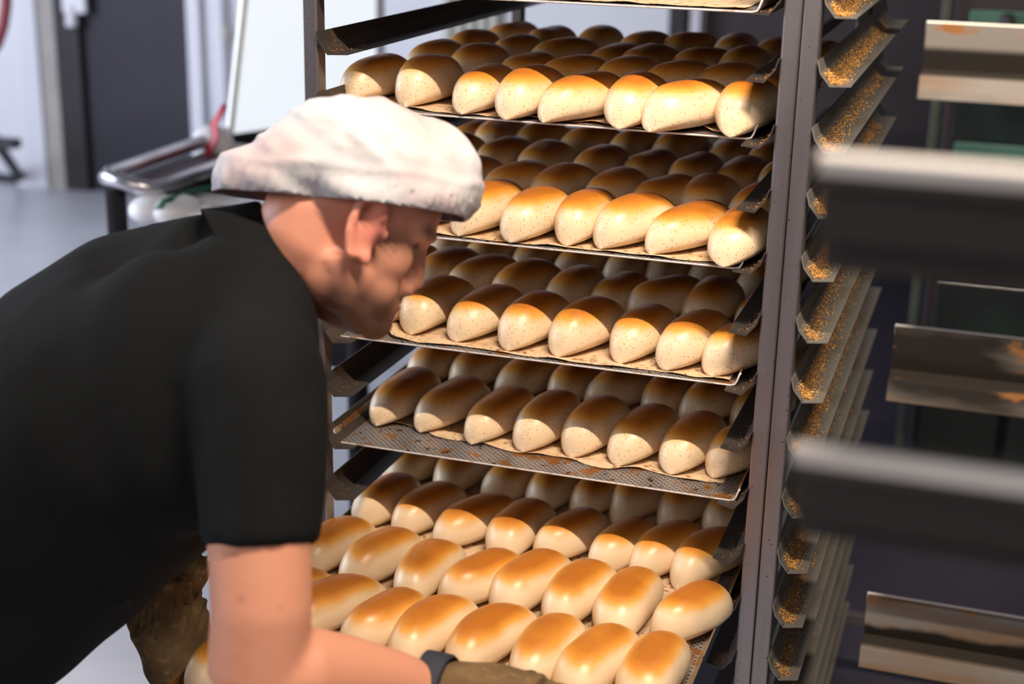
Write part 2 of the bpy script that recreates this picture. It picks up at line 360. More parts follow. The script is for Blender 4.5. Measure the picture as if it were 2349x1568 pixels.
PAPER_EDGE = {  # (x, y) of the wavy front edge relative to the tray
    0: [(0.02, .01), (.3, .008), (.58, .006)],
    1: [(.02, .03), (.10, .02), (.19, .006), (.30, .012), (.37, .016), (.42, .004), (.47, .0), (.50, .030), (.53, .022), (.562, .002), (.588, .02)],
    2: [(.015, .01), (.1, .004), (.2, .006), (.3, .004), (.4, .007), (.5, .004), (.56, .008), (.588, .018)],
    3: [(.03, .09), (.06, .05), (.10, .010), (.15, .004), (.2, .012), (.3, .006), (.40, .003), (.48, .012), (.54, .006), (.588, .006)],
    4: [(.018, .115), (.045, .095), (.10, .085), (.14, .062), (.2, .064), (.26, .050), (.33, .056), (.40, .038), (.45, .056), (.52, .042), (.572, .048)],
    5: [(.02, .02), (.3, .01), (.575, .015)]}
def make_paper(k):
    dx, y0, dep = TRAY[k]; E = PAPER_EDGE[k]; nx, ny = 72, 44; rnd = random.Random(k)
    def edge(x):
        for (a, ya), (b, yb) in zip(E, E[1:]):
            if x <= b:
                t = max(0, min(1, (x - a) / (b - a))); t = t * t * (3 - 2 * t); return ya + (yb - ya) * t
        return E[-1][1]
    v = []; f = []
    for j in range(ny + 1):
        for i in range(nx + 1):
            x = E[0][0] + (E[-1][0] - E[0][0]) * i / nx; t = (j / ny) ** 1.6; ye = edge(x); y = ye + (dep - .012 - ye) * t
            nv = noise.noise(Vector((x * 14 + k * 7, y * 10, k))) + .5 * noise.noise(Vector((x * 35 + k * 7, y * 16, k + 3)))
            z = .0024 + .0022 * max(0, nv + .2)
            if t < .03: z += (.03 - t) / .03 * .005 * max(0, noise.noise(Vector((x * 22 + 3 * k, 0, k + 9))) + .1)
            if k == 1 and .44 < x < .56: z += .018 * math.exp(-((x - .505) / .02) ** 2) * max(0, 1 - t / .04)
            if k == 1 and x > .54: z += .006 * max(0, 1 - t / .1) * (x - .54) / .04
            if k == 3 and x < .12: z += .010 * max(0, 1 - t / .08) * math.exp(-((x - .06) / .03) ** 2)
            v.append((x, y, z))
    for j in range(ny):
        for i in range(nx):
            a = j * (nx + 1) + i; f.append((a, a + 1, a + nx + 2, a + nx + 1))
    me = newmesh('baking_paper', v, f, M_paper, True)
    o = link('baking_paper', me, None, (dx, y0, TRAY_Z[k] + Z0 + .0004))
    sol = o.modifiers.new('solid', 'SOLIDIFY'); sol.thickness = .0004; sol.offset = 1
    lab = {0: 'browned baking paper on the tray at the very top edge', 1: 'browned baking paper curling up at the right front of the highest full tray',
           2: 'browned baking paper reaching the front rim of the tray at cap height', 3: 'browned baking paper crumpled at its left front, on the tray by the chin',
           4: 'browned baking paper with a wavy edge set back from the front rim', 5: 'pale baking paper under the buns of the pulled-out tray'}[k]
    return tag(o, lab, 'paper', group='baking papers on the trays')
for k in range(6): make_tray(k); make_paper(k)
# --------------------------------- buns
def bun_mesh(seed, plain=False):
    r = random.Random(seed); nx, ny = 28, 30; L = r.uniform(.081, .088); Wd = r.uniform(.0370, .0398); Hh = r.uniform(.060, .066)
    bend = r.uniform(-.007, .005); skew = r.uniform(-.15, .15); pf = r.uniform(2.5, 3.3); pb = r.uniform(1.8, 2.4)
    tipf = r.uniform(.0, .25); off = Vector((r.random() * 50, r.random() * 50, 0))
    verts = []; br = []
    rings = []
    for j in range(ny + 1):
        s = -1 + 2 * j / ny; s = math.copysign(abs(math.sin(s * math.pi / 2)), s) if True else s
        p = pf if s < 0 else pb
        a = max(0.0, 1 - abs(s) ** p) ** (.37 if s < 0 else .54)
        a = max(a, .02)
        ring = []
        for i in range(nx):
            th = 2 * math.pi * i / nx
            c, sn = math.cos(th), math.sin(th)
            cx = math.copysign(abs(c) ** .92, c); sz = math.copysign(abs(sn) ** .9, sn)
            x = Wd * a * cx * (1 + skew * s) * (1 - (.13 * (-s) ** 1.6 if s < 0 else 0))
            if sz >= 0: z = .022 * min(1, a * 1.05) + (Hh - .022) * sz * a ** .86
            else: z = .022 * min(1, a * 1.05) * (1 + sz * 1.0); x *= (1 - .20 * (sz ** 2))
            y = L * s
            x += bend * (1 - s * s) * 2
            nv = noise.noise(Vector((x * 22, y * 16, z * 22)) + off)
            x *= 1 + .07 * nv; z *= 1 + (.05 * nv if z > .004 else 0)
            ring.append((x, y, max(z, 0))); rings.append(1)
            zz = z / Hh; br.append(0); verts.append((x, y, max(z, 0)))
    # browning follows height and how level the crust is; drawn to a soft cap
    for n_, (x, y, z) in enumerate(verts):
        t = (z / Hh - .50) / .50; e = abs(y) / L
        w = abs(x - bend * 2 * (1 - (y / L) ** 2)) / Wd
        val = 1.0 * (1 - (w * .98) ** 2 * .86) * (1 - e ** (3.4 if y < 0 else 2.6) * .9) * min(1, max(0, z / Hh * 1.5 - .36))
        br[n_] = max(0, min(1, .06 + val * 1.08 + .05 * (y / L)))
    f = []
    for j in range(ny):
        for i in range(nx): f.append((j * nx + i, j * nx + (i + 1) % nx, (j + 1) * nx + (i + 1) % nx, (j + 1) * nx + i))
    f.append(tuple(range(nx))); f.append(tuple(reversed([ny * nx + i for i in range(nx)])))
    if plain: br = [max(0, b - .07) for b in br]
    me = newmesh('bun', verts, [tuple(reversed(q)) for q in f], M_bun_plain if plain else M_bun, True)
    at = me.attributes.new('brown', 'FLOAT', 'POINT'); at.data.foreach_set('value', br)
    me.update(); return me
VAR = [bun_mesh(100 + i) for i in range(9)]; VARP = [bun_mesh(200 + i, True) for i in range(8)]
ROWS = {
 1: [[(.019, .151), (.109, .137), (.197, .118), (.279, .098), (.351, .100), (.428, .095), (.500, .088), (.574, .098)],
     [(.046, .333), (.123, .318), (.212, .291), (.291, .269), (.368, .271), (.449, .264), (.516, .282), (.594, .250)],
     [(.045, .508), (.126, .495), (.222, .460), (.302, .440), (.372, .439), (.445, .455), (.510, .465), (.585, .440)],
     [(.046, .712), (.134, .655), (.215, .665), (.308, .632), (.383, .650), (.459, .650), (.53, .65), (.60, .63)]],
 2: [[(.052, .096), (.137, .092), (.219, .092), (.289, .088), (.361, .095), (.438, .092), (.509, .096), (.582, .078)],
     [(.05, .265), (.130, .270), (.209, .260), (.287, .266), (.361, .270), (.440, .262), (.508, .275), (.585, .26)],
     [(.04, .45), (.118, .459), (.206, .439), (.290, .436), (.370, .446), (.445, .444), (.510, .457), (.585, .44)],
     [(.0, .62), (.067, .614), (.139, .618), (.227, .616), (.306, .615), (.382, .620), (.46, .62), (.53, .61), (.595, .62)]],
 3: [[(.062, .120), (.134, .128), (.207, .126), (.288, .110), (.369, .108), (.447, .112), (.521, .110), (.592, .112)],
     [(-.0 + .01, .32), (.072, .326), (.140, .312), (.223, .288), (.293, .295), (.368, .295), (.442, .300), (.512, .305), (.59, .30)],
     [(.03, .49), (.11, .48), (.185, .47), (.265, .465), (.345, .47), (.42, .475), (.495, .48), (.575, .47)],
     [(.03, .66), (.11, .65), (.19, .65), (.27, .645), (.35, .65), (.42, .655), (.50, .65), (.58, .65)]],
 4: [[(.055, .176), (.137, .171), (.219, .158), (.301, .153), (.377, .155), (.449, .156), (.523, .152), (.597, .150)],
     [(.057, .345), (.130, .345), (.215, .335), (.294, .33), (.371, .335), (.446, .335), (.52, .33), (.594, .33)],
     [(.05, .52), (.13, .52), (.21, .51), (.29, .505), (.37, .51), (.45, .51), (.52, .505), (.59, .505)],
     [(.05, .69), (.13, .69), (.21, .68), (.29, .68), (.37, .68), (.45, .68), (.52, .68), (.59, .68)]],
 5: [[(.066, -.385), (.138, -.40), (.205, -.405), (.275, -.41), (.345, -.405), (.42, -.41), (.495, -.41), (.57, -.405)],
     [(.050, -.215), (.124, -.222), (.198, -.229), (.272, -.230), (.350, -.224), (.424, -.231), (.498, -.235), (.570, -.230)],
     [(.047, -.050), (.120, -.060), (.202, -.070), (.276, -.064), (.353, -.058), (.424, -.064), (.494, -.060), (.574, -.058)],
     [(.045, .132), (.121, .124), (.207, .108), (.282, .110), (.353, .118), (.434, .112), (.505, .114), (.574, .112)],
     [(.050, .292), (.128, .286), (.210, .280), (.290, .278), (.364, .284), (.433, .286), (.504, .290), (.578, .286)]]}
ORD = ['first', 'second', 'third', 'fourth', 'fifth', 'sixth', 'seventh', 'eighth', 'ninth']
ROWN = {5: ['row nearest the gloves', 'second row', 'middle row', 'half-shaded fourth row', 'shadowed rear row']}
TN = {1: 'highest full tray', 2: 'tray level with the cap', 3: 'tray level with the chin', 4: 'tray with bare front strip', 5: 'pulled-out tray'}
nb = 0
for k, rows in ROWS.items():
    for ri, row in enumerate(rows):
        rn = ROWN.get(k, ['front row', 'second row', 'third row', 'rear row'])[ri]
        for ci, (x, y) in enumerate(row):
            rnd = random.Random(k * 1000 + ri * 50 + ci)
            me = (VARP if k == 5 else VAR)[rnd.randrange(8)]
            y += .010 if (ri == 0 and k < 4) else 0
            o = link('bun', me, None, (x, y, TRAY_Z[k] + Z0 + .0045), (0, 0, math.radians(rnd.uniform(-29, -6) if k > 2 else rnd.uniform(-26, 2))))
            s = rnd.uniform(.96, 1.04); o.scale = (min(s, 1.0), s, rnd.uniform(.95, 1.03))
            side = '%s from the left' % ORD[ci] if ci < 4 else '%s from the right' % ORD[len(row) - 1 - ci]
            side = side.replace('first from the left', 'leftmost').replace('first from the right', 'rightmost')
            tag(o, '%s bun on the %s, %s, %s' % ('smooth golden' if k == 5 else 'speckled', TN[k], rn, side), 'bun', 'buns on the baking trays'); nb += 1
# ------------------------------------------------------------------ the empty rack in the right foreground
def build_front_rack():
    yn, yf, xt, xe = -1.10, -.30, .815, 1.62
    R = thing('baking_rack', 'stained empty rack with wide ledges, cut off by the right edge of the photo', 'rack', (xt, yn, 0))
    P = [(-.013, -.015), (-.010, -.001), (0, 0), (0, -.046), (.030, -.050), (.033, -.070)]
    def rail(y, s, z, m):
        q = MB(); q.profile(P, .002, 'x', 0, xe - xt, lambda a, u, v: Vector((a, y - yn + s * u, v + z)))
        led = q.obj('wide_ledge', m, R)
        q = MB(); q.tube([Vector((-.0005, y - yn - s * .009, z - .006)), Vector((xe - xt, y - yn - s * .009, z - .006))], [(.0055, .0075)] * 2, 10); o = q.obj('rolled_edge', M_lip, led); o['label'] = 'pale rolled top edge'
        return led
    for z in [ony(1900, 345, yn).z - .1545 * i for i in range(0, 7)]: rail(yn, 1, z, M_ledge_out)
    zt = ony(2110, 52, yf).z
    for z in [zt - .158 * i for i in range(0, 7)]: rail(yf, -1, z, M_ledge)
    for (x, y) in ((xe - xt - .35, 0 - .016), (xe - xt - .35, yf - yn + .003)):
        q = MB(); q.box((x, y, .16), (x + .03, y + .013, 1.8)); bevel(q.obj('post', M_steel, R), .002)
        w = MB(); w.tube([(x + .003, y, .06), (x + .027, y, .06)], .055, 20); w = bevel(w.obj('caster', M_caster, R), .004)
        q = MB(); q.box((x + .0, y - .01, .06), (x + .003, y + .01, .16)); q.box((x + .027, y - .01, .06), (x + .03, y + .01, .16)); q.obj('fork', M_steel, w)
    q = MB(); q.box((xe - xt - .345, 0, 1.77), (xe - xt - .325, yf - yn, 1.8)); q.box((xe - xt - .345, 0, .18), (xe - xt - .325, yf - yn, .21)); bevel(q.obj('cross_bar', M_steel, R), .002)
M_ledge = mat('stained_ledge_steel', (.235, .21, .185), .42, .35, noise_=[(7, 5, (.20, .11, .05), .5, .66, (.35, 1, 2.5)), (5, 5, (.022, .017, .013), .52, .60, (.3, 1, 1)), (40, 4, (.30, .13, .04), .6, .68, (.5, 1, 1))])
M_lip = mat('pale_rolled_edge', (.74, .70, .66), .5, .0, noise_=[(12, 4, (.62, .57, .52), .5, .7, (.3, 1, 1))])  # edge colour lightened to stand in for lamp light missing there
M_ledge_out = mat('dark_ledge_steel', (.030, .024, .021), .6, .1, noise_=[(12, 4, (.055, .045, .038), .5, .7, (.3, 1, 1))])  # evenly dark steel for the ledges on the near side
def stain_ledge():
    N = M_ledge.node_tree.nodes; L = M_ledge.node_tree.links; b = N['Principled BSDF']; tc = N.new('ShaderNodeTexCoord')
    src = b.inputs['Base Color'].links[0].from_socket
    sp = N.new('ShaderNodeSeparateXYZ'); L.new(tc.outputs['Generated'], sp.inputs[0])
    n = N.new('ShaderNodeTexNoise'); n.inputs['Scale'].default_value = 6; n.inputs['Detail'].default_value = 5
    mp = N.new('ShaderNodeMapping'); mp.inputs['Scale'].default_value = (.8, 1, 1); L.new(tc.outputs['Object'], mp.inputs[0]); L.new(mp.outputs[0], n.inputs['Vector'])
    def m(op, a, c):
        q = N.new('ShaderNodeMath'); q.operation = op; q.use_clamp = op == 'MULTIPLY'
        for i, x in enumerate((a, c)):
            if hasattr(x, 'node'): L.new(x, q.inputs[i])
            else: q.inputs[i].default_value = x
        return q.outputs[0]
    h = m('ADD', sp.outputs[2], m('MULTIPLY', m('SUBTRACT', n.outputs['Fac'], .5), .9))
    up = m('MULTIPLY', m('SUBTRACT', .70, h), 12); lo = m('MULTIPLY', m('SUBTRACT', sp.outputs[2], .30), 40)
    f = m('MULTIPLY', up, lo); x = N.new('ShaderNodeMix'); x.data_type = 'RGBA'; L.new(f, x.inputs['Factor']); L.new(src, x.inputs['A']); x.inputs['B'].default_value = (.016, .012, .009, 1)
    L.new(x.outputs['Result'], b.inputs['Base Color'])
stain_ledge()
build_front_rack()
# ------------------------------------------------------------------ green-framed machine behind, right
M_green = mat('green_enamel', (.075, .19, .135), .4, noise_=[(4, 3, (.05, .13, .09), .4, .7, ONE)])
M_ggrey = mat('grey_green_frame', (.075, .085, .065), .45, noise_=[(6, 3, (.055, .06, .045), .4, .7, ONE)])
M_glass = mat('dark_glass', (.012, .016, .014), .12, 0, .8, noise_=[(3, 3, (.018, .045, .032), .5, .75, ONE)])
YM = 2.3
def machine():
    a = ony(2195, 0, YM); xl = a.x; R = thing('bread_oven', 'tall dark machine with a green frame and glass doors behind the racks', 'machine', (xl, YM, 0))
    def bx(nme, u0, u1, zt_px, zb_px, m, dy=-.02, par=R, lab=None):
        x0 = ony(u0, zt_px, YM + dy).x - xl; x1 = (ony(u1, zt_px, YM + dy).x if u1 < 3000 else xl + 1.4) - xl
        zt, zb = ony(u0, zt_px, YM + dy).z, ony(u0, zb_px, YM + dy).z
        q = MB(); q.box((x0, dy, zb), (x1, dy + .02, zt)); return bevel(q.obj(nme, m, par), .004)
    q = MB(); q.box((0, 0, 0), (1.5, .9, 2.3)); bevel(q.obj('cabinet', M_darkwall, R), .01)
    bx('frame_post', 2195, 2218, -300, 2600, M_ggrey, -.035)
    bx('green_panel', 2226, 9000, 22, 60, M_green, -.03)
    q = MB(); c = ony(2310, 50, YM - .045); q.tube([(c.x - xl, -.031, c.z), (c.x - xl, -.06, c.z)], .022, 14); q.obj('knob', M_caster, R, True)
    g = bx('glass_door', 2200, 9000, 150, 322, M_glass); bx('green_rail', 2190, 9000, 325, 368, M_green, -.03)
    bx('glass_door', 2170, 9000, 390, 590, M_glass); bx('green_rail', 2158, 9000, 597, 612, M_green, -.03)
    bx('glass_door', 2150, 9000, 640, 880, M_glass); bx('glass_door', 2115, 2300, 905, 1130, M_glass)
    bx('glass_door', 2320, 9000, 905, 1130, M_glass)
    bx('handle_bar', 2088, 2290, 1272, 1281, M_steel, -.06); bx('handle_bar', 2330, 9000, 1290, 1299, M_steel, -.06)
    bx('lower_door', 2085, 2290, 1300, 1650, M_darkframe, -.03); bx('lower_door', 2330, 9000, 1300, 1650, M_darkframe, -.03)
machine()
# ------------------------------------------------------------------ steel trolley with bumper tube, left
M_bright = mat('polished_tube', (.62, .60, .64), .25, .9, noise_=[(9, 2, (.45, .43, .47), .45, .7, ONE)])
M_black = mat('black_crate', (.02, .018, .02), .9, spec=.1, noise_=[(9, 2, (.03, .026, .03), .45, .7, ONE)])
M_cloth_w = mat('white_plastic', (.86, .86, .88), .45, noise_=[(9, 2, (.78, .78, .82), .45, .7, ONE)])
M_red = mat('red_strap', (.55, .03, .05), .5, noise_=[(20, 2, (.42, .02, .04), .45, .7, ONE)])
M_dgreen = mat('green_cord', (.01, .12, .06), .5, noise_=[(20, 2, (.008, .09, .04), .45, .7, ONE)])
def trolley():
    A = pt(225, 408, 3.35); B = pt(510, 328, 3.9); ax = (B - A); ax.z = 0; ax = ax.normalized(); sd = Vector((ax.y, -ax.x, 0))
    R = thing('trolley', 'steel trolley with a rounded bumper rail in front of the charcoal door', 'trolley', (A.x, A.y, 0))
    zt = A.z; o = Vector((A.x, A.y, 0))
    def P(a, s, z): return ax * a + sd * s + Vector((0, 0, z))
    q = MB(); q.tube([P(.62, 0, zt), P(.05, 0, zt), P(.015, .012, zt), P(0, .05, zt), P(0, .09, zt - .01), P(.02, .125, zt - .02), P(.06, .14, zt - .02), P(.62, .14, zt - .02)], .019, 12)
    q.obj('bumper_rail', M_bright, R, True)
    q = MB(); q.loft([[P(.03, .01, zt - .022), P(.62, .01, zt - .022), P(.62, .13, zt - .028), P(.03, .13, zt - .028)], [P(.03, .01, zt - .03), P(.62, .01, zt - .03), P(.62, .13, zt - .04), P(.03, .13, zt - .04)]]); q.obj('top_strip', M_gtop, R)
    for (a, s) in ((.02, .03), (.58, .03), (.02, .62), (.58, .62)):
        q = MB(); q.tube([P(a, s, zt - .03), P(a, s, .02)], .024, 10); q.obj('leg', M_black, R, True)
    q = MB(); q.loft([[P(.04, .145, zt - .03), P(.60, .145, zt - .03), P(.60, .155, zt - .03), P(.04, .155, zt - .03)], [P(.04, .145, zt - .12), P(.60, .145, zt - .12), P(.60, .155, zt - .12), P(.04, .155, zt - .12)]]); q.obj('side_panel', M_black, R)
    for z in (zt - .10, zt - .38):
        q = MB()
        q.loft([[P(.04, .1, z), P(.60, .1, z), P(.60, .62, z), P(.04, .62, z)], [P(.04, .1, z - .02), P(.60, .1, z - .02), P(.60, .62, z - .02), P(.04, .62, z - .02)]]); q.obj('shelf', M_black, R)
    for i in range(4):
        q = MB(); a = .08 + i * .13
        q.loft([[P(a, .12, zt - .085), P(a + .04, .12, zt - .085), P(a + .04, .6, zt - .085), P(a, .6, zt - .085)], [P(a, .12, zt - .1), P(a + .04, .12, zt - .1), P(a + .04, .6, zt - .1), P(a, .6, zt - .1)]]); q.obj('slat', M_bright, R)
    z = zt - .085
    for i, (u, w) in enumerate(((355, 478), (405, 482))):
        c = onz(u, w, z - Z0 + .02); q = MB(); q.ell((0, 0, 0), ((.055, 0, 0), (0, .07, 0), (0, 0, .035))); x = q.obj('plastic_bottle', M_cloth_w, None, True, c)
        q = MB(); q.tube([(.05, .02, 0), (.075, .03, 0)], .014, 10); q.obj('cap', M_cloth_w, x, True)
        tag(x, ('left' if i == 0 else 'right') + ' white plastic bottle lying on the trolley behind the black shirt', 'bottle', 'white bottles on the trolley')
    q = MB(); pts = [onz(u, w, z - Z0 + dz) for u, w, dz in ((355, 490, .02), (375, 462, .055), (420, 445, .05), (470, 432, .04), (520, 425, .05), (560, 440, .03))]
    q.tube(pts, .007, 8); tag(q.obj('cord', M_dgreen, None, True), 'dark green cord lying over the white bottles on the trolley', 'cord')
    for i, (u, w, l) in enumerate(((520, 500, .22), (545, 470, .16), (515, 430, .10))):
        c = onz(u, w, z - Z0 + .012); q = MB(); q.box((-l, -.035, -.01), (l, .035, .015)); x = bevel(q.obj('plastic_crate', M_cloth_w, None, loc=c), .01)
        tag(x, ['long white plastic tray on the trolley just left of the collar', 'white plastic tray in the middle of the trolley', 'small white plastic tray under the rear tip of the cap'][i], 'tray', 'white trays on the trolley')
    # red strap and white bag at the end of the rail
    q = MB(); dd = 3.75
    rb = [pt(u, w, dd) for u, w in ((516, 238), (505, 262), (490, 288), (497, 312), (482, 335), (474, 358))]; wd_ = [.010, .02, .022, .018, .026, .016]
    q.tube(rb, [(w, .004) for w in wd_], 8); tag(q.obj('strap', M_red, None, True), 'crumpled red strap hanging by the white bag on the trolley', 'strap')
    q = MB(); c = pt(487, 335, dd + .08); q.ell(c, ((.06, 0, 0), (0, .05, 0), (0, 0, .055))); tag(q.obj('bag', M_cloth_w, None, True), 'white plastic bag at the far end of the trolley rail', 'bag')
M_gtop = mat('trolley_top', (.16, .13, .15), .35, .5, noise_=[(9, 2, (.11, .09, .10), .45, .7, ONE)])
trolley()
# leaning white board, its own emission standing in for daylight, and its dark base
M_board = mat('glowing_white_board', (.6, .6, .62), .5, noise_=[(2, 2, (.58, .58, .6), .45, .7, ONE)], emit=((.86, .93, 1.0), .85))
M_yel = mat('pale_edge', (.55, .50, .36), .5, noise_=[(20, 2, (.45, .42, .32), .45, .7, ONE)])
def board():
    c = [pt(527, 308, 4.3), pt(862, 262, 4.7), pt(862, -140, 4.5), pt(575, -140, 4.15)]
    base = Vector((c[0].x, c[0].y, 0)); R = thing('glowing_board', 'large white screen leaning behind the trolley, glowing in place of daylight', 'screen', base)
    n = (c[1] - c[0]).cross(c[3] - c[0]).normalized()
    if n.y > 0: n = -n
    q = MB(); q.loft([[p - base for p in c], [p - base - n * .02 for p in c]]); q.obj('panel', M_board, R)
    q = MB(); q.tube([c[0] - base + n * .004, c[3] - base + n * .004], .008, 8); q.obj('edge_strip', M_yel, R, True)
    d = (c[1] - c[0]); dn = Vector((0, 0, -1)) * .055
    e = [c[0] + n * .015, c[1] + n * .015, c[1] + dn + n * .015, c[0] + dn + n * .015]
    q = MB(); q.loft([[p - base for p in e], [p - base - n * .05 for p in e]]); bevel(q.obj('base_bar', M_black, R), .004)
    for t in (.1, .9):
        p = c[0] + d * t + dn - base; q = MB(); q.tube([p, Vector((p.x, p.y, 0.001))], .018, 8); q.obj('leg', M_black, R, True)
board()
# red hose on the wall, and the bent dark pipe at far left
q = MB(); q.tube([pt(u, w, 5.6) for u, w in ((14, -40), (14, 10), (8, 55), (-6, 100), (-30, 130))], .022, 10)
tag(q.obj('hose', mat('dark_red_hose', (.30, .05, .06), .5, noise_=[(20, 2, (.22, .03, .04), .45, .7, ONE)]), None, True), 'dark red hose loop at the upper left corner', 'hose')
def stand():
    b = onz(50, 412, -Z0 + .02); R = thing('floor_stand', 'dark slanted stand on the pale floor at the far left', 'stand', (b.x, b.y, 0))
    q = MB(); q.tube([Vector((0, 0, .02)), pt(-60, 250, 6.4) - Vector((b.x, b.y, 0))], .025, 10); q.obj('strut', M_darkdoor, R, True)
    q = MB(); q.tube([Vector((0, 0, .02)), Vector((-.5, .02, .02))], .02, 10); q.obj('foot', M_darkdoor, R, True)
    q = MB(); t = pt(40, 330, 6.35) - Vector((b.x, b.y, 0)); q.box((t.x - .55, t.y - .03, t.z - .02), (t.x, t.y + .03, t.z + .02)); bevel(q.obj('shelf', M_darkdoor, R), .004)
stand()
# ------------------------------------------------------------------ the baker
def vcol_material(name, rough, bumpv, spec=.4, sss=0.0):
    M = mat(name, (.7, .4, .3), rough, spec=spec, bump=bumpv); nt = M.node_tree; N = nt.nodes
    a = N.new('ShaderNodeAttribute'); a.attribute_name = 'tone'
    nt.links.new(a.outputs['Color'], N['Principled BSDF'].inputs['Base Color'])
    N['Principled BSDF'].inputs['Subsurface Weight'].default_value = sss; N['Principled BSDF'].inputs['Subsurface Radius'].default_value = (1, .3, .15)
    N['Principled BSDF'].inputs['Subsurface Scale'].default_value = .01
    return M
M_skin = vcol_material('skin', .5, (60, .15), .35, .15)
M_shirt = mat('black_polo', (.0062, .0066, .0066), .9, spec=.12, noise_=[(9, 3, (.0085, .009, .0098), .4, .7, ONE)], bump=(25, .5))
M_trouser = mat('black_trousers', (.012, .012, .014), .8, spec=.2, noise_=[(9, 3, (.018, .018, .02), .4, .7, ONE)])
M_glove = mat('brown_knit_glove', (.17, .108, .052), .95, spec=.1, noise_=[(14, 5, (.085, .05, .026), .42, .68, ONE), (80, 3, (.25, .155, .07), .55, .75, ONE)], bump=(90, .9))
M_cuff = mat('dark_blue_cuff', (.022, .022, .035), .8, noise_=[(30, 3, (.03, .03, .045), .45, .7, ONE)])
M_eye = mat('eye', (.20, .12, .09), .3, noise_=[(40, 1, (.10, .06, .05), .6, .8, ONE)])
# image-plane directions as world vectors
IX = Vector(RC[:, 0]); IZ = Vector(RC[:, 2]); IY = Vector(RC[:, 1])     # right, up, away
YW = math.radians(20)
f2 = IX * .85 - IZ * .53; Fv = (f2 * math.cos(YW) + IY * math.sin(YW)).normalized()
u2 = IX * .53 + IZ * .85; Rv = (f2 * math.sin(YW) - IY * math.cos(YW)).normalized(); Uv = Rv.cross(Fv).normalized()
if Uv.dot(u2) < 0: Uv = -Uv
HC = pt(790, 500, 1.62)
def hp(f, r, u): return HC + Fv * f + Rv * r + Uv * u
def ax3(a, b, c): return (Fv * a, Rv * b, Uv * c)
person_root = thing('person', 'man in a black polo shirt and white mob cap bending to pull out a tray', 'person', (HC.x - .6, HC.y - .25, 0))
ROOT = Vector(person_root.location)
def pobj(name, me, parent=None):
    me.transform(Matrix.Translation(-ROOT)); return link(name, me, parent or person_root)
body = MB()
body.ell(hp(-.012, 0, .048), ax3(.094, .074, .082), 20, 14)
body.ell(hp(.030, 0, -.015), ax3(.060, .058, .075), 18, 12)
body.ell(hp(.066, 0, .045), ax3(.026, .050, .035))
for s in (1, -1):
    body.tube([hp(.000, s * .056, -.035), hp(.034, s * .048, -.072), hp(.080, s * .016, -.086)], [.018, .019, .019], 10)
    body.ell(hp(.050, s * .036, -.010), ax3(.034, .024, .030)); body.ell(hp(.020, s * .038, -.050), ax3(.045, .028, .045))
    body.ell(hp(.055, s * .028, -.050), ax3(.036, .026, .036))
    body.tube([hp(.070, s * .046, .030), hp(.088, s * .020, .032), hp(.090, 0, .028)], [.010, .010, .009], 8)
    body.ell(hp(.099, s * .012, -.030), ax3(.012, .008, .008))
    # ear: shell, rim and lobe
    e = lambda a, b, r=.0: hp(.014 + (a * .97 - b * .24) * 1.2, s * (.074 + r), .004 + (b * .97 + a * .24) * 1.2)
    body.ell(e(0, 0, -.002), (Fv * .016, Rv * .010, Uv * .029))
    rim = [e(.014 * math.cos(t) - .002 + (-.004), .031 * math.sin(t) + .002, .010) for t in [math.radians(a) for a in range(15, 290, 25)]]
    body.tube(rim, [.0064] * 8 + [.0066, .007, .007][:len(rim) - 8], 8)
    body.ell(e(.004, -.026, .004), (Fv * .008, Rv * .006, Uv * .010))
    body.ell(e(.015, -.002, .004), (Fv * .004, Rv * .005, Uv * .007))
body.ell(hp(.090, 0, -.080), ax3(.022, .026, .022))
body.ell(hp(.045, 0, -.080), ax3(.045, .035, .030))
body.ell(hp(.084, 0, -.060), ax3(.022, .030, .024))
body.tube([hp(.084, 0, .024), hp(.094, 0, .006), hp(.104, 0, -.014), hp(.110, 0, -.025)], [(.010, .010), (.011, .011), (.012, .012), (.010, .010)], 10)
body.tube([hp(.092, .024, -.058), hp(.102, .010, -.054), hp(.104, 0, -.055), hp(.102, -.010, -.054), hp(.092, -.024, -.058)], [.004, .0055, .005, .0055, .004], 8)
body.tube([hp(.090, .022, -.062), hp(.099, .008, -.067), hp(.101, 0, -.067), hp(.099, -.008, -.067), hp(.090, -.022, -.062)], [.004, .0055, .006, .0055, .004], 8)
# torso frame
CN = (IX * .91 + IZ * .42 + IY * .19).normalized(); CC = pt(655, 605, 1.64); NB = CC - CN * .09; SR = pt(585, 880, 1.50); SL = pt(470, 650, 1.86); ELB = pt(590, 1555, 1.47); WR = pt(985, 1585, 1.62)
PV = pt(-270, 1490, 1.80)
body.tube([hp(-.030, 0, .000), hp(-.020, 0, -.030), CC, NB], [.060, .062, .066, .050], 20)
LAT = (SR - SL).normalized()
def sect(c, t, a, b, n=26, p=2.3):
    t = t.normalized(); l = (LAT - t * LAT.dot(t)).normalized(); nn = t.cross(l).normalized(); out = []
    for j in range(n):
        th = 2 * math.pi * j / n; cc, ss = math.cos(th), math.sin(th)
        out.append(c + l * (a * math.copysign(abs(cc) ** (2 / p), cc)) + nn * (b * math.copysign(abs(ss) ** (2 / p), ss)))
    return out
T0 = (NB - PV).normalized()
def torso(mb, grow=0.0, belly=0.0):
    cs = [(PV, .165, .130), (pt(-120, 1345, 1.77), .170, .150), (pt(70, 1145, 1.73), .175, .165), (pt(270, 940, 1.69), .190, .165), (pt(420, 800, 1.68), .190, .140), (pt(510, 710, 1.67), .130, .105), (CC - CN * .045, .082, .080)]
    mb.loft([sect(c, (cs[min(i + 1, 6)][0] - cs[max(i - 1, 0)][0]), a + grow, b + grow) for i, (c, a, b) in enumerate(cs)])
torso(body, -.012)
for Sx in (SR, SL): body.ell(Sx, ((.065, 0, 0), (0, .065, 0), (0, 0, .065)))
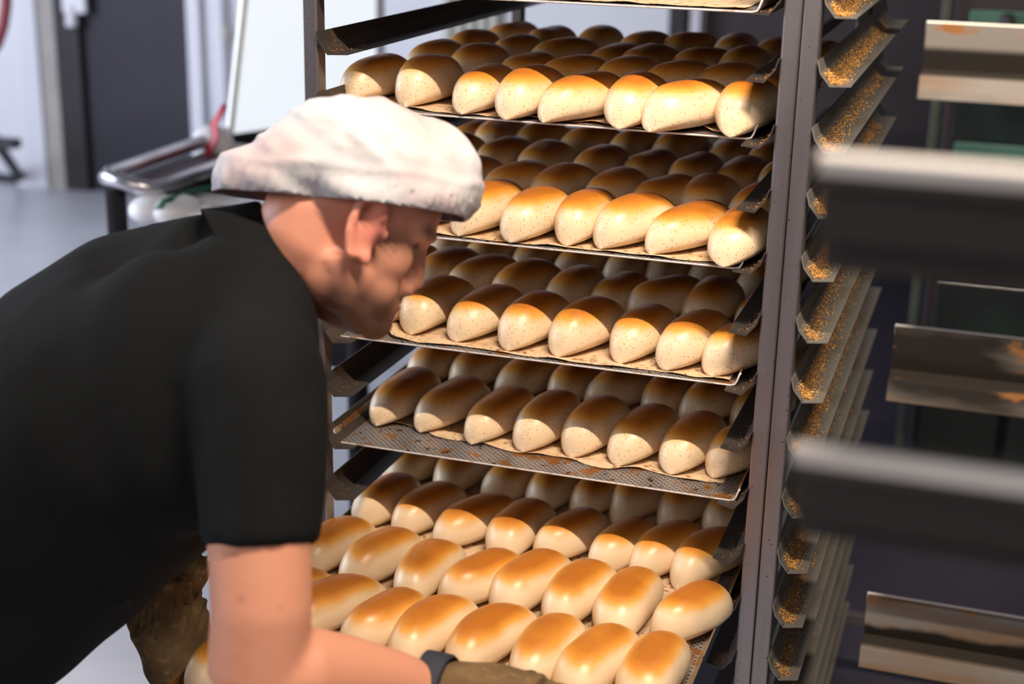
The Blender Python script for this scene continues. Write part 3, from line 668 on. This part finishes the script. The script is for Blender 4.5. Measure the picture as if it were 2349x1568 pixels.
body.tube([SR, pt(592, 1080, 1.475), pt(596, 1260, 1.465), pt(600, 1400, 1.46), ELB], [.066, .058, .0515, .050, .050], 18)
body.tube([ELB, pt(680, 1545, 1.49), pt(800, 1553, 1.54), pt(900, 1565, 1.58), WR], [.051, .051, .043, .035, (.034, .028)], 18)
LE = pt(330, 1120, 1.98); WL = pt(378, 1380, 1.91)
body.tube([SL, LE], [.062, .046], 16); body.tube([LE, WL], [.040, .024], 16)
HR = pt(1200, 1650, 1.59); HLc = pt(410, 1490, 1.93)
body.tube([WR, HR], [(.034, .024), (.036, .018)], 12); body.tube([WL, HLc], [.03, .03], 12)
# legs
HIP = [PV + LAT * .085, PV - LAT * .085]
for i, h in enumerate(HIP):
    kx = Vector((h.x + .10 - .03 * i, h.y + .05, .47)); an = Vector((h.x - .02, h.y - .02, .09))
    body.tube([h, kx, an], [.085, .058, .042], 14); body.tube([an, an + Vector((.14, .06, -.05))], [.04, .035], 10)
skin_me = remeshed(body, 'body', M_skin, .0048, 7)
# skin tones: stubble, brow, lips, reddish ears and neck
base = np.array([.63, .28, .175]); n = len(skin_me.vertices); co = np.empty(n * 3); skin_me.vertices.foreach_get('co', co); co = co.reshape(-1, 3)
rel = co - np.array(HC); f = rel @ np.array(Fv); r = rel @ np.array(Rv); u = rel @ np.array(Uv)
colr = np.tile(base, (n, 1))
def blend(mask, c):
    global colr
    mask = np.clip(mask, 0, 1)[:, None]; colr = colr * (1 - mask) + np.array(c) * mask
def blob(cf, cr_, cu, rf, rr, ru, soft=1.0): return np.exp(-(((f - cf) / rf) ** 2 + ((np.abs(r) - cr_) / rr) ** 2 + ((u - cu) / ru) ** 2) * soft)
headm = (np.abs(rel).max(1) < .22)
blend(headm * .55 * np.clip((.03 - f) / .06, 0, 1), (.62, .25, .17))
blend(headm * np.clip((-u - .030 - .30 * np.clip(.05 - f, 0, .1)) / .032, 0, 1) * np.clip((f + .012) / .030, 0, 1) * .9, (.055, .027, .018))
blend(headm * blob(.098, 0, -.042, .03, .03, .012) * .75, (.14, .07, .045))
for mp_, mr_ in ((pt(553, 1374, 1.41), .0035), (pt(905, 575, 1.53), .0025), (pt(640, 1395, 1.41), .002)):
    dm = np.abs(((co - CAM) / np.linalg.norm(co - CAM, axis=1)[:, None] - (np.array(mp_) - CAM) / np.linalg.norm(np.array(mp_) - CAM))); blend(np.exp(-(np.linalg.norm(dm, axis=1) / (mr_ / 1.5)) ** 2) * .5, (.25, .09, .05))
blend(headm * blob(.098, 0, -.060, .014, .02, .007) * .9, (.50, .17, .15))
blend(headm * np.exp(-(((u - .036) / .007) ** 2)) * np.clip((f - .062) / .01, 0, 1) * np.clip((np.abs(r) - .010) / .01, 0, 1) * .8, (.14, .07, .04))
blend(headm * blob(.020, .085, .004, .03, .014, .045) * .7, (.66, .19, .15))
blend(headm * blob(.026, .080, .002, .007, .014, .010, 1.2) * 1.0, (.10, .03, .025))  # shade of the ear canal painted into the skin tone
blend(headm * blob(.018, .080, .028, .011, .014, .007, 1.2) * .7, (.2, .05, .04))  # upper ear hollow darkened too, painted shade
blend(headm * blob(.078, .030, .012, .010, .014, .007) * .8, (.16, .07, .05))
blend(headm * blob(.108, .012, -.037, .005, .005, .004) * 1.0, (.08, .02, .02))  # nostril shade painted on, the mesh has no holes
blend(headm * blob(.118, 0, -.024, .02, .02, .02) * .5, (.74, .27, .22))
ca = skin_me.color_attributes.new('tone', 'FLOAT_COLOR', 'POINT')
ca.data.foreach_set('color', np.concatenate([colr, np.ones((n, 1))], 1).astype(np.float32).ravel())
pobj('body', skin_me)
for s in (1, -1):
    q = MB(); q.ell(hp(.0715, s * .030, .012), ax3(.011, .011, .009), 14, 10); pobj('eye', q.mesh('eye', M_eye, True))
# polo shirt
sh = MB(); torso(sh, .012)
sh.tube([SL, (SL + NB) / 2, NB], [.085, .085, .07], 20)
sh.tube([SR, pt(560, 770, 1.57), CC - CN * .075], [.072, .066, .075], 20)
sh.ell(pt(400, 900, 1.56), (IX * .13, IY * .08, IZ * .15)); sh.ell(pt(350, 640, 1.80), (IX * .09, IY * .07, IZ * .065)); sh.ell(pt(520, 610, 1.66), (IX * .05, IY * .07, IZ * .055))
sh.tube([pt(560, 830, 1.51), SR, pt(598, 1000, 1.485), pt(600, 1120, 1.475), pt(600, 1262, 1.465)], [.068, .072, .069, .066, .0625], 24)
sh.ell(SL, ((.082, 0, 0), (0, .082, 0), (0, 0, .082)), 18, 12)
sh.tube([SL, SL + (LE - SL) * .65], [.080, .065], 20)
sh.ell(pt(540, 800, 1.58), (IX * .09, IY * .09, IZ * .13))
sh.ell(pt(625, 720, 1.60), (IX * .038, IY * .07, IZ * .05))
shirt_me = remeshed(sh, 'polo_shirt', M_shirt, .007, 30)
VN = [v.normal.copy() for v in shirt_me.vertices]
for v, vn in zip(shirt_me.vertices, VN):
    c = v.co; nv = noise.noise(Vector((c.x * 7, c.y * 7, c.z * 5))) * .006 + noise.noise(Vector((c.x * 16, c.y * 16, c.z * 9))) * .003; v.co = c + vn * nv
shirt = pobj('polo_shirt', shirt_me)
# collar band standing round the neck
l1 = (IY - CN * IY.dot(CN)).normalized(); l2 = CN.cross(l1).normalized()
def ring(c, a, b, n=40): return [c + l1 * (a * math.cos(2 * math.pi * j / n)) + l2 * (b * math.sin(2 * math.pi * j / n)) for j in range(n)]
q = MB(); q.loft([ring(CC - CN * .060, .092, .092), ring(CC - CN * .030, .082, .083), ring(CC - CN * .002, .0755, .0765), ring(CC + CN * .001, .0735, .0745), ring(CC - CN * .002, .0715, .0725), ring(CC - CN * .04, .075, .076)], False)
pobj('collar', q.mesh('collar', M_shirt, True), shirt)
# trousers, shoes
tr = MB(); tr.loft([sect(PV + T0 * (.12 - .08 * i), T0, .182, .132) for i in range(4)])
for i, h in enumerate(HIP):
    kx = Vector((h.x + .10 - .03 * i, h.y + .05, .47)); an = Vector((h.x - .02, h.y - .02, .075)); tr.tube([h, kx, an], [.105, .080, .062], 18)
pobj('trousers', remeshed(tr, 'trousers', M_trouser, .009, 6))
for i, h in enumerate(HIP):
    q = MB(); an = Vector((h.x - .02, h.y - .02, 0)); dr = Vector((.92, .38, 0)); q.tube([an - dr * .07 + Vector((0, 0, .04)), an + Vector((0, 0, .055)), an + dr * .10 + Vector((0, 0, .04)), an + dr * .19 + Vector((0, 0, .032))], [(.032, .036), (.042, .05), (.045, .036), (.032, .026)], 14)
    pobj('shoe', q.mesh('shoe', M_trouser, True))
q = MB(); c = pt(272, 1375, 1.62); q.loft([[c + IX * a + IZ * b for a, b in ((-.012, .06), (.014, .06), (.0135, -.010), (-.014, -.008))], [c + IX * a + IZ * b + IY * .004 for a, b in ((-.012, .06), (.014, .06), (.0135, -.010), (-.014, -.008))]]); pobj('apron_string', q.mesh('apron_string', M_trouser))
# gloves with fingers closed on the tray rim
def glove(name, wr, palm, fdir, down, across, scale=1.0):
    g = MB(); g.tube([wr, (wr + palm) / 2, palm], [(.043, .038), (.048, .040), (.050, .034)], 16)
    for i in range(4):
        b0 = palm + across * ((i - 1.5) * .024 * scale) ; L = (.030, .036, .034, .026)[i]
        g.tube([b0 - fdir * .02, b0 + fdir * L, b0 + fdir * (L + .022) + down * .018, b0 + fdir * (L + .022) + down * .045], [.0145, .014, .013, .0115], 10)
    t0 = (wr + palm) / 2 + across * .036; g.tube([t0, t0 + fdir * .03 + across * .018, t0 + fdir * .06 + across * .016 + down * .02], [.017, .015, .012], 10)
    me = remeshed(g, name, M_glove, .0045, 4)
    VN = [v.normal.copy() for v in me.vertices]
    for v, vn in zip(me.vertices, VN): v.co = v.co + vn * (noise.noise(v.co * 30) * .0025)
    return me
PR = pt(1230, 1628, 1.585); fd = (PR - WR).normalized(); dn = Vector((0, 0, -1)); ac = fd.cross(dn).normalized()
if ac.dot(IY) < 0: ac = -ac
gr = pobj('glove', glove('glove', WR + fd * .018, PR, fd, dn, ac))
ctr = WR + fd * .012
a1 = fd.cross(Vector((0, 0, 1))).normalized(); b1 = fd.cross(a1).normalized()
def ring2(c, ra, rb, n=28): return [c + a1 * (ra * math.cos(2 * math.pi * j / n)) + b1 * (rb * math.sin(2 * math.pi * j / n)) for j in range(n)]
q = MB(); q.loft([ring2(ctr - fd * .020 , .046, .044), ring2(ctr + fd * .006, .047, .042), ring2(ctr + fd * .010, .044, .039), ring2(ctr - fd * .016, .042, .040)], False); pobj('cuff', q.mesh('cuff', M_cuff, True), gr)
# left glove: wide ribbed gauntlet and a big mitt
gl = MB()
GA, GB, GC, GD = pt(385, 1318, 1.90), pt(388, 1420, 1.92), pt(408, 1500, 1.935), pt(465, 1600, 1.935)
gl.tube([pt(395, 1285, 1.895), GA, pt(375, 1365, 1.91), GB, GC, GD], [(.060, .05), (.055, .048), (.048, .042), (.058, .045), (.055, .042), (.050, .03)], 18)
fdl = (GD - GC).normalized(); acl = fdl.cross(IY).normalized()
for i in range(4):
    b0 = GD + acl * ((i - 1.5) * .025); gl.tube([b0 - fdl * .03, b0 + fdl * .03, b0 + fdl * .045 + IY * .03, b0 + fdl * .03 + IY * .05], [.016, .0155, .014, .012], 10)
gl.tube([GC + acl * .03, GC + fdl * .04 + acl * .055, GC + fdl * .08 + acl * .05], [.02, .018, .014], 10)
glm = remeshed(gl, 'glove', M_glove, .0045, 4)
axg = (GC - GA).normalized()
VN = [v.normal.copy() for v in glm.vertices]
for v, vn in zip(glm.vertices, VN):
    d = (v.co - GA).dot(axg); k = .0028 * math.sin(v.co.dot(IX - IZ * .2) * 700) * max(0, min(1, (.075 - d) / .02)); v.co = v.co + vn * (k + noise.noise(v.co * 28) * .004)
g2 = pobj('glove', glm); g2['label'] = 'thick brown knitted glove with ribbed gauntlet'
# mob cap
hat = MB()
def hb(u, w, d, a, b, c, tilt=0):
    ct, st = math.cos(math.radians(tilt)), math.sin(math.radians(tilt)); e1 = IX * ct + IZ * st; e2 = IZ * ct - IX * st
    hat.ell(pt(u, w, d), (e1 * a, IY * c, e2 * b), 22, 14)
hb(838, 385, 1.62, .110, .078, .098, -14); hb(960, 425, 1.63, .066, .075, .085, -25); hb(720, 395, 1.62, .095, .062, .09, 15)
hb(620, 398, 1.62, .070, .040, .065, 18); hb(556, 398, 1.62, .022, .023, .04, 10); hb(1010, 450, 1.63, .042, .046, .075, -40); hb(860, 450, 1.62, .100, .05, .098, -6)
hatm = remeshed(hat, 'mob_cap', None, .005, 8)
hatm.materials.clear()
Mh = mat('white_nonwoven', (.55, .535, .55), .9, spec=.1, noise_=[(9, 4, (.55, .41, .40), .45, .70, ONE)], bump=(70, .5))
Mh.node_tree.nodes['Principled BSDF'].inputs['Transmission Weight'].default_value = 0
hatm.materials.append(Mh)
bm = bmesh.new(); bm.from_mesh(hatm)
pA, pB = pt(560, 446, 1.62), pt(1030, 497, 1.62); e = (pB - pA).normalized(); nrm = e.cross(IY).normalized()
if nrm.dot(IZ) < 0: nrm = -nrm
for v in bm.verts:
    c = v.co; h = (c - pA).dot(nrm)
    w = Vector((c.x * 1.0, c.y, c.z)); a = noise.noise(Vector(((c - pA).dot(e) * 18 + h * 26, h * 9, (c - pA).dot(IY) * 14))); b = noise.noise(w * 55)
    k = a * .006 + b * .0018
    if h < .020: k += .0022 * math.sin((c - pA).dot(e) * 620 + (c - pA).dot(IY) * 300) * (1 if (c - pA).dot(e) > .12 else .5)
    k += .0022 * math.exp(-((h - .034 - .006 * a) / .004) ** 2) + .0016 * math.sin((c - pA).dot(e) * 150 + h * 210 + a * 4) * max(0, min(1, (h - .03) / .03)) * max(0, b + .5)
    v.co = c + v.normal * k
bmesh.ops.bisect_plane(bm, geom=bm.verts[:] + bm.edges[:] + bm.faces[:], plane_co=pA, plane_no=nrm, clear_inner=True)
bm.to_mesh(hatm); bm.free()
for p in hatm.polygons: p.use_smooth = True
ho = pobj('mob_cap', hatm); ho['label'] = 'white non-woven mob cap'
s_ = ho.modifiers.new('s', 'SOLIDIFY'); s_.thickness = .001
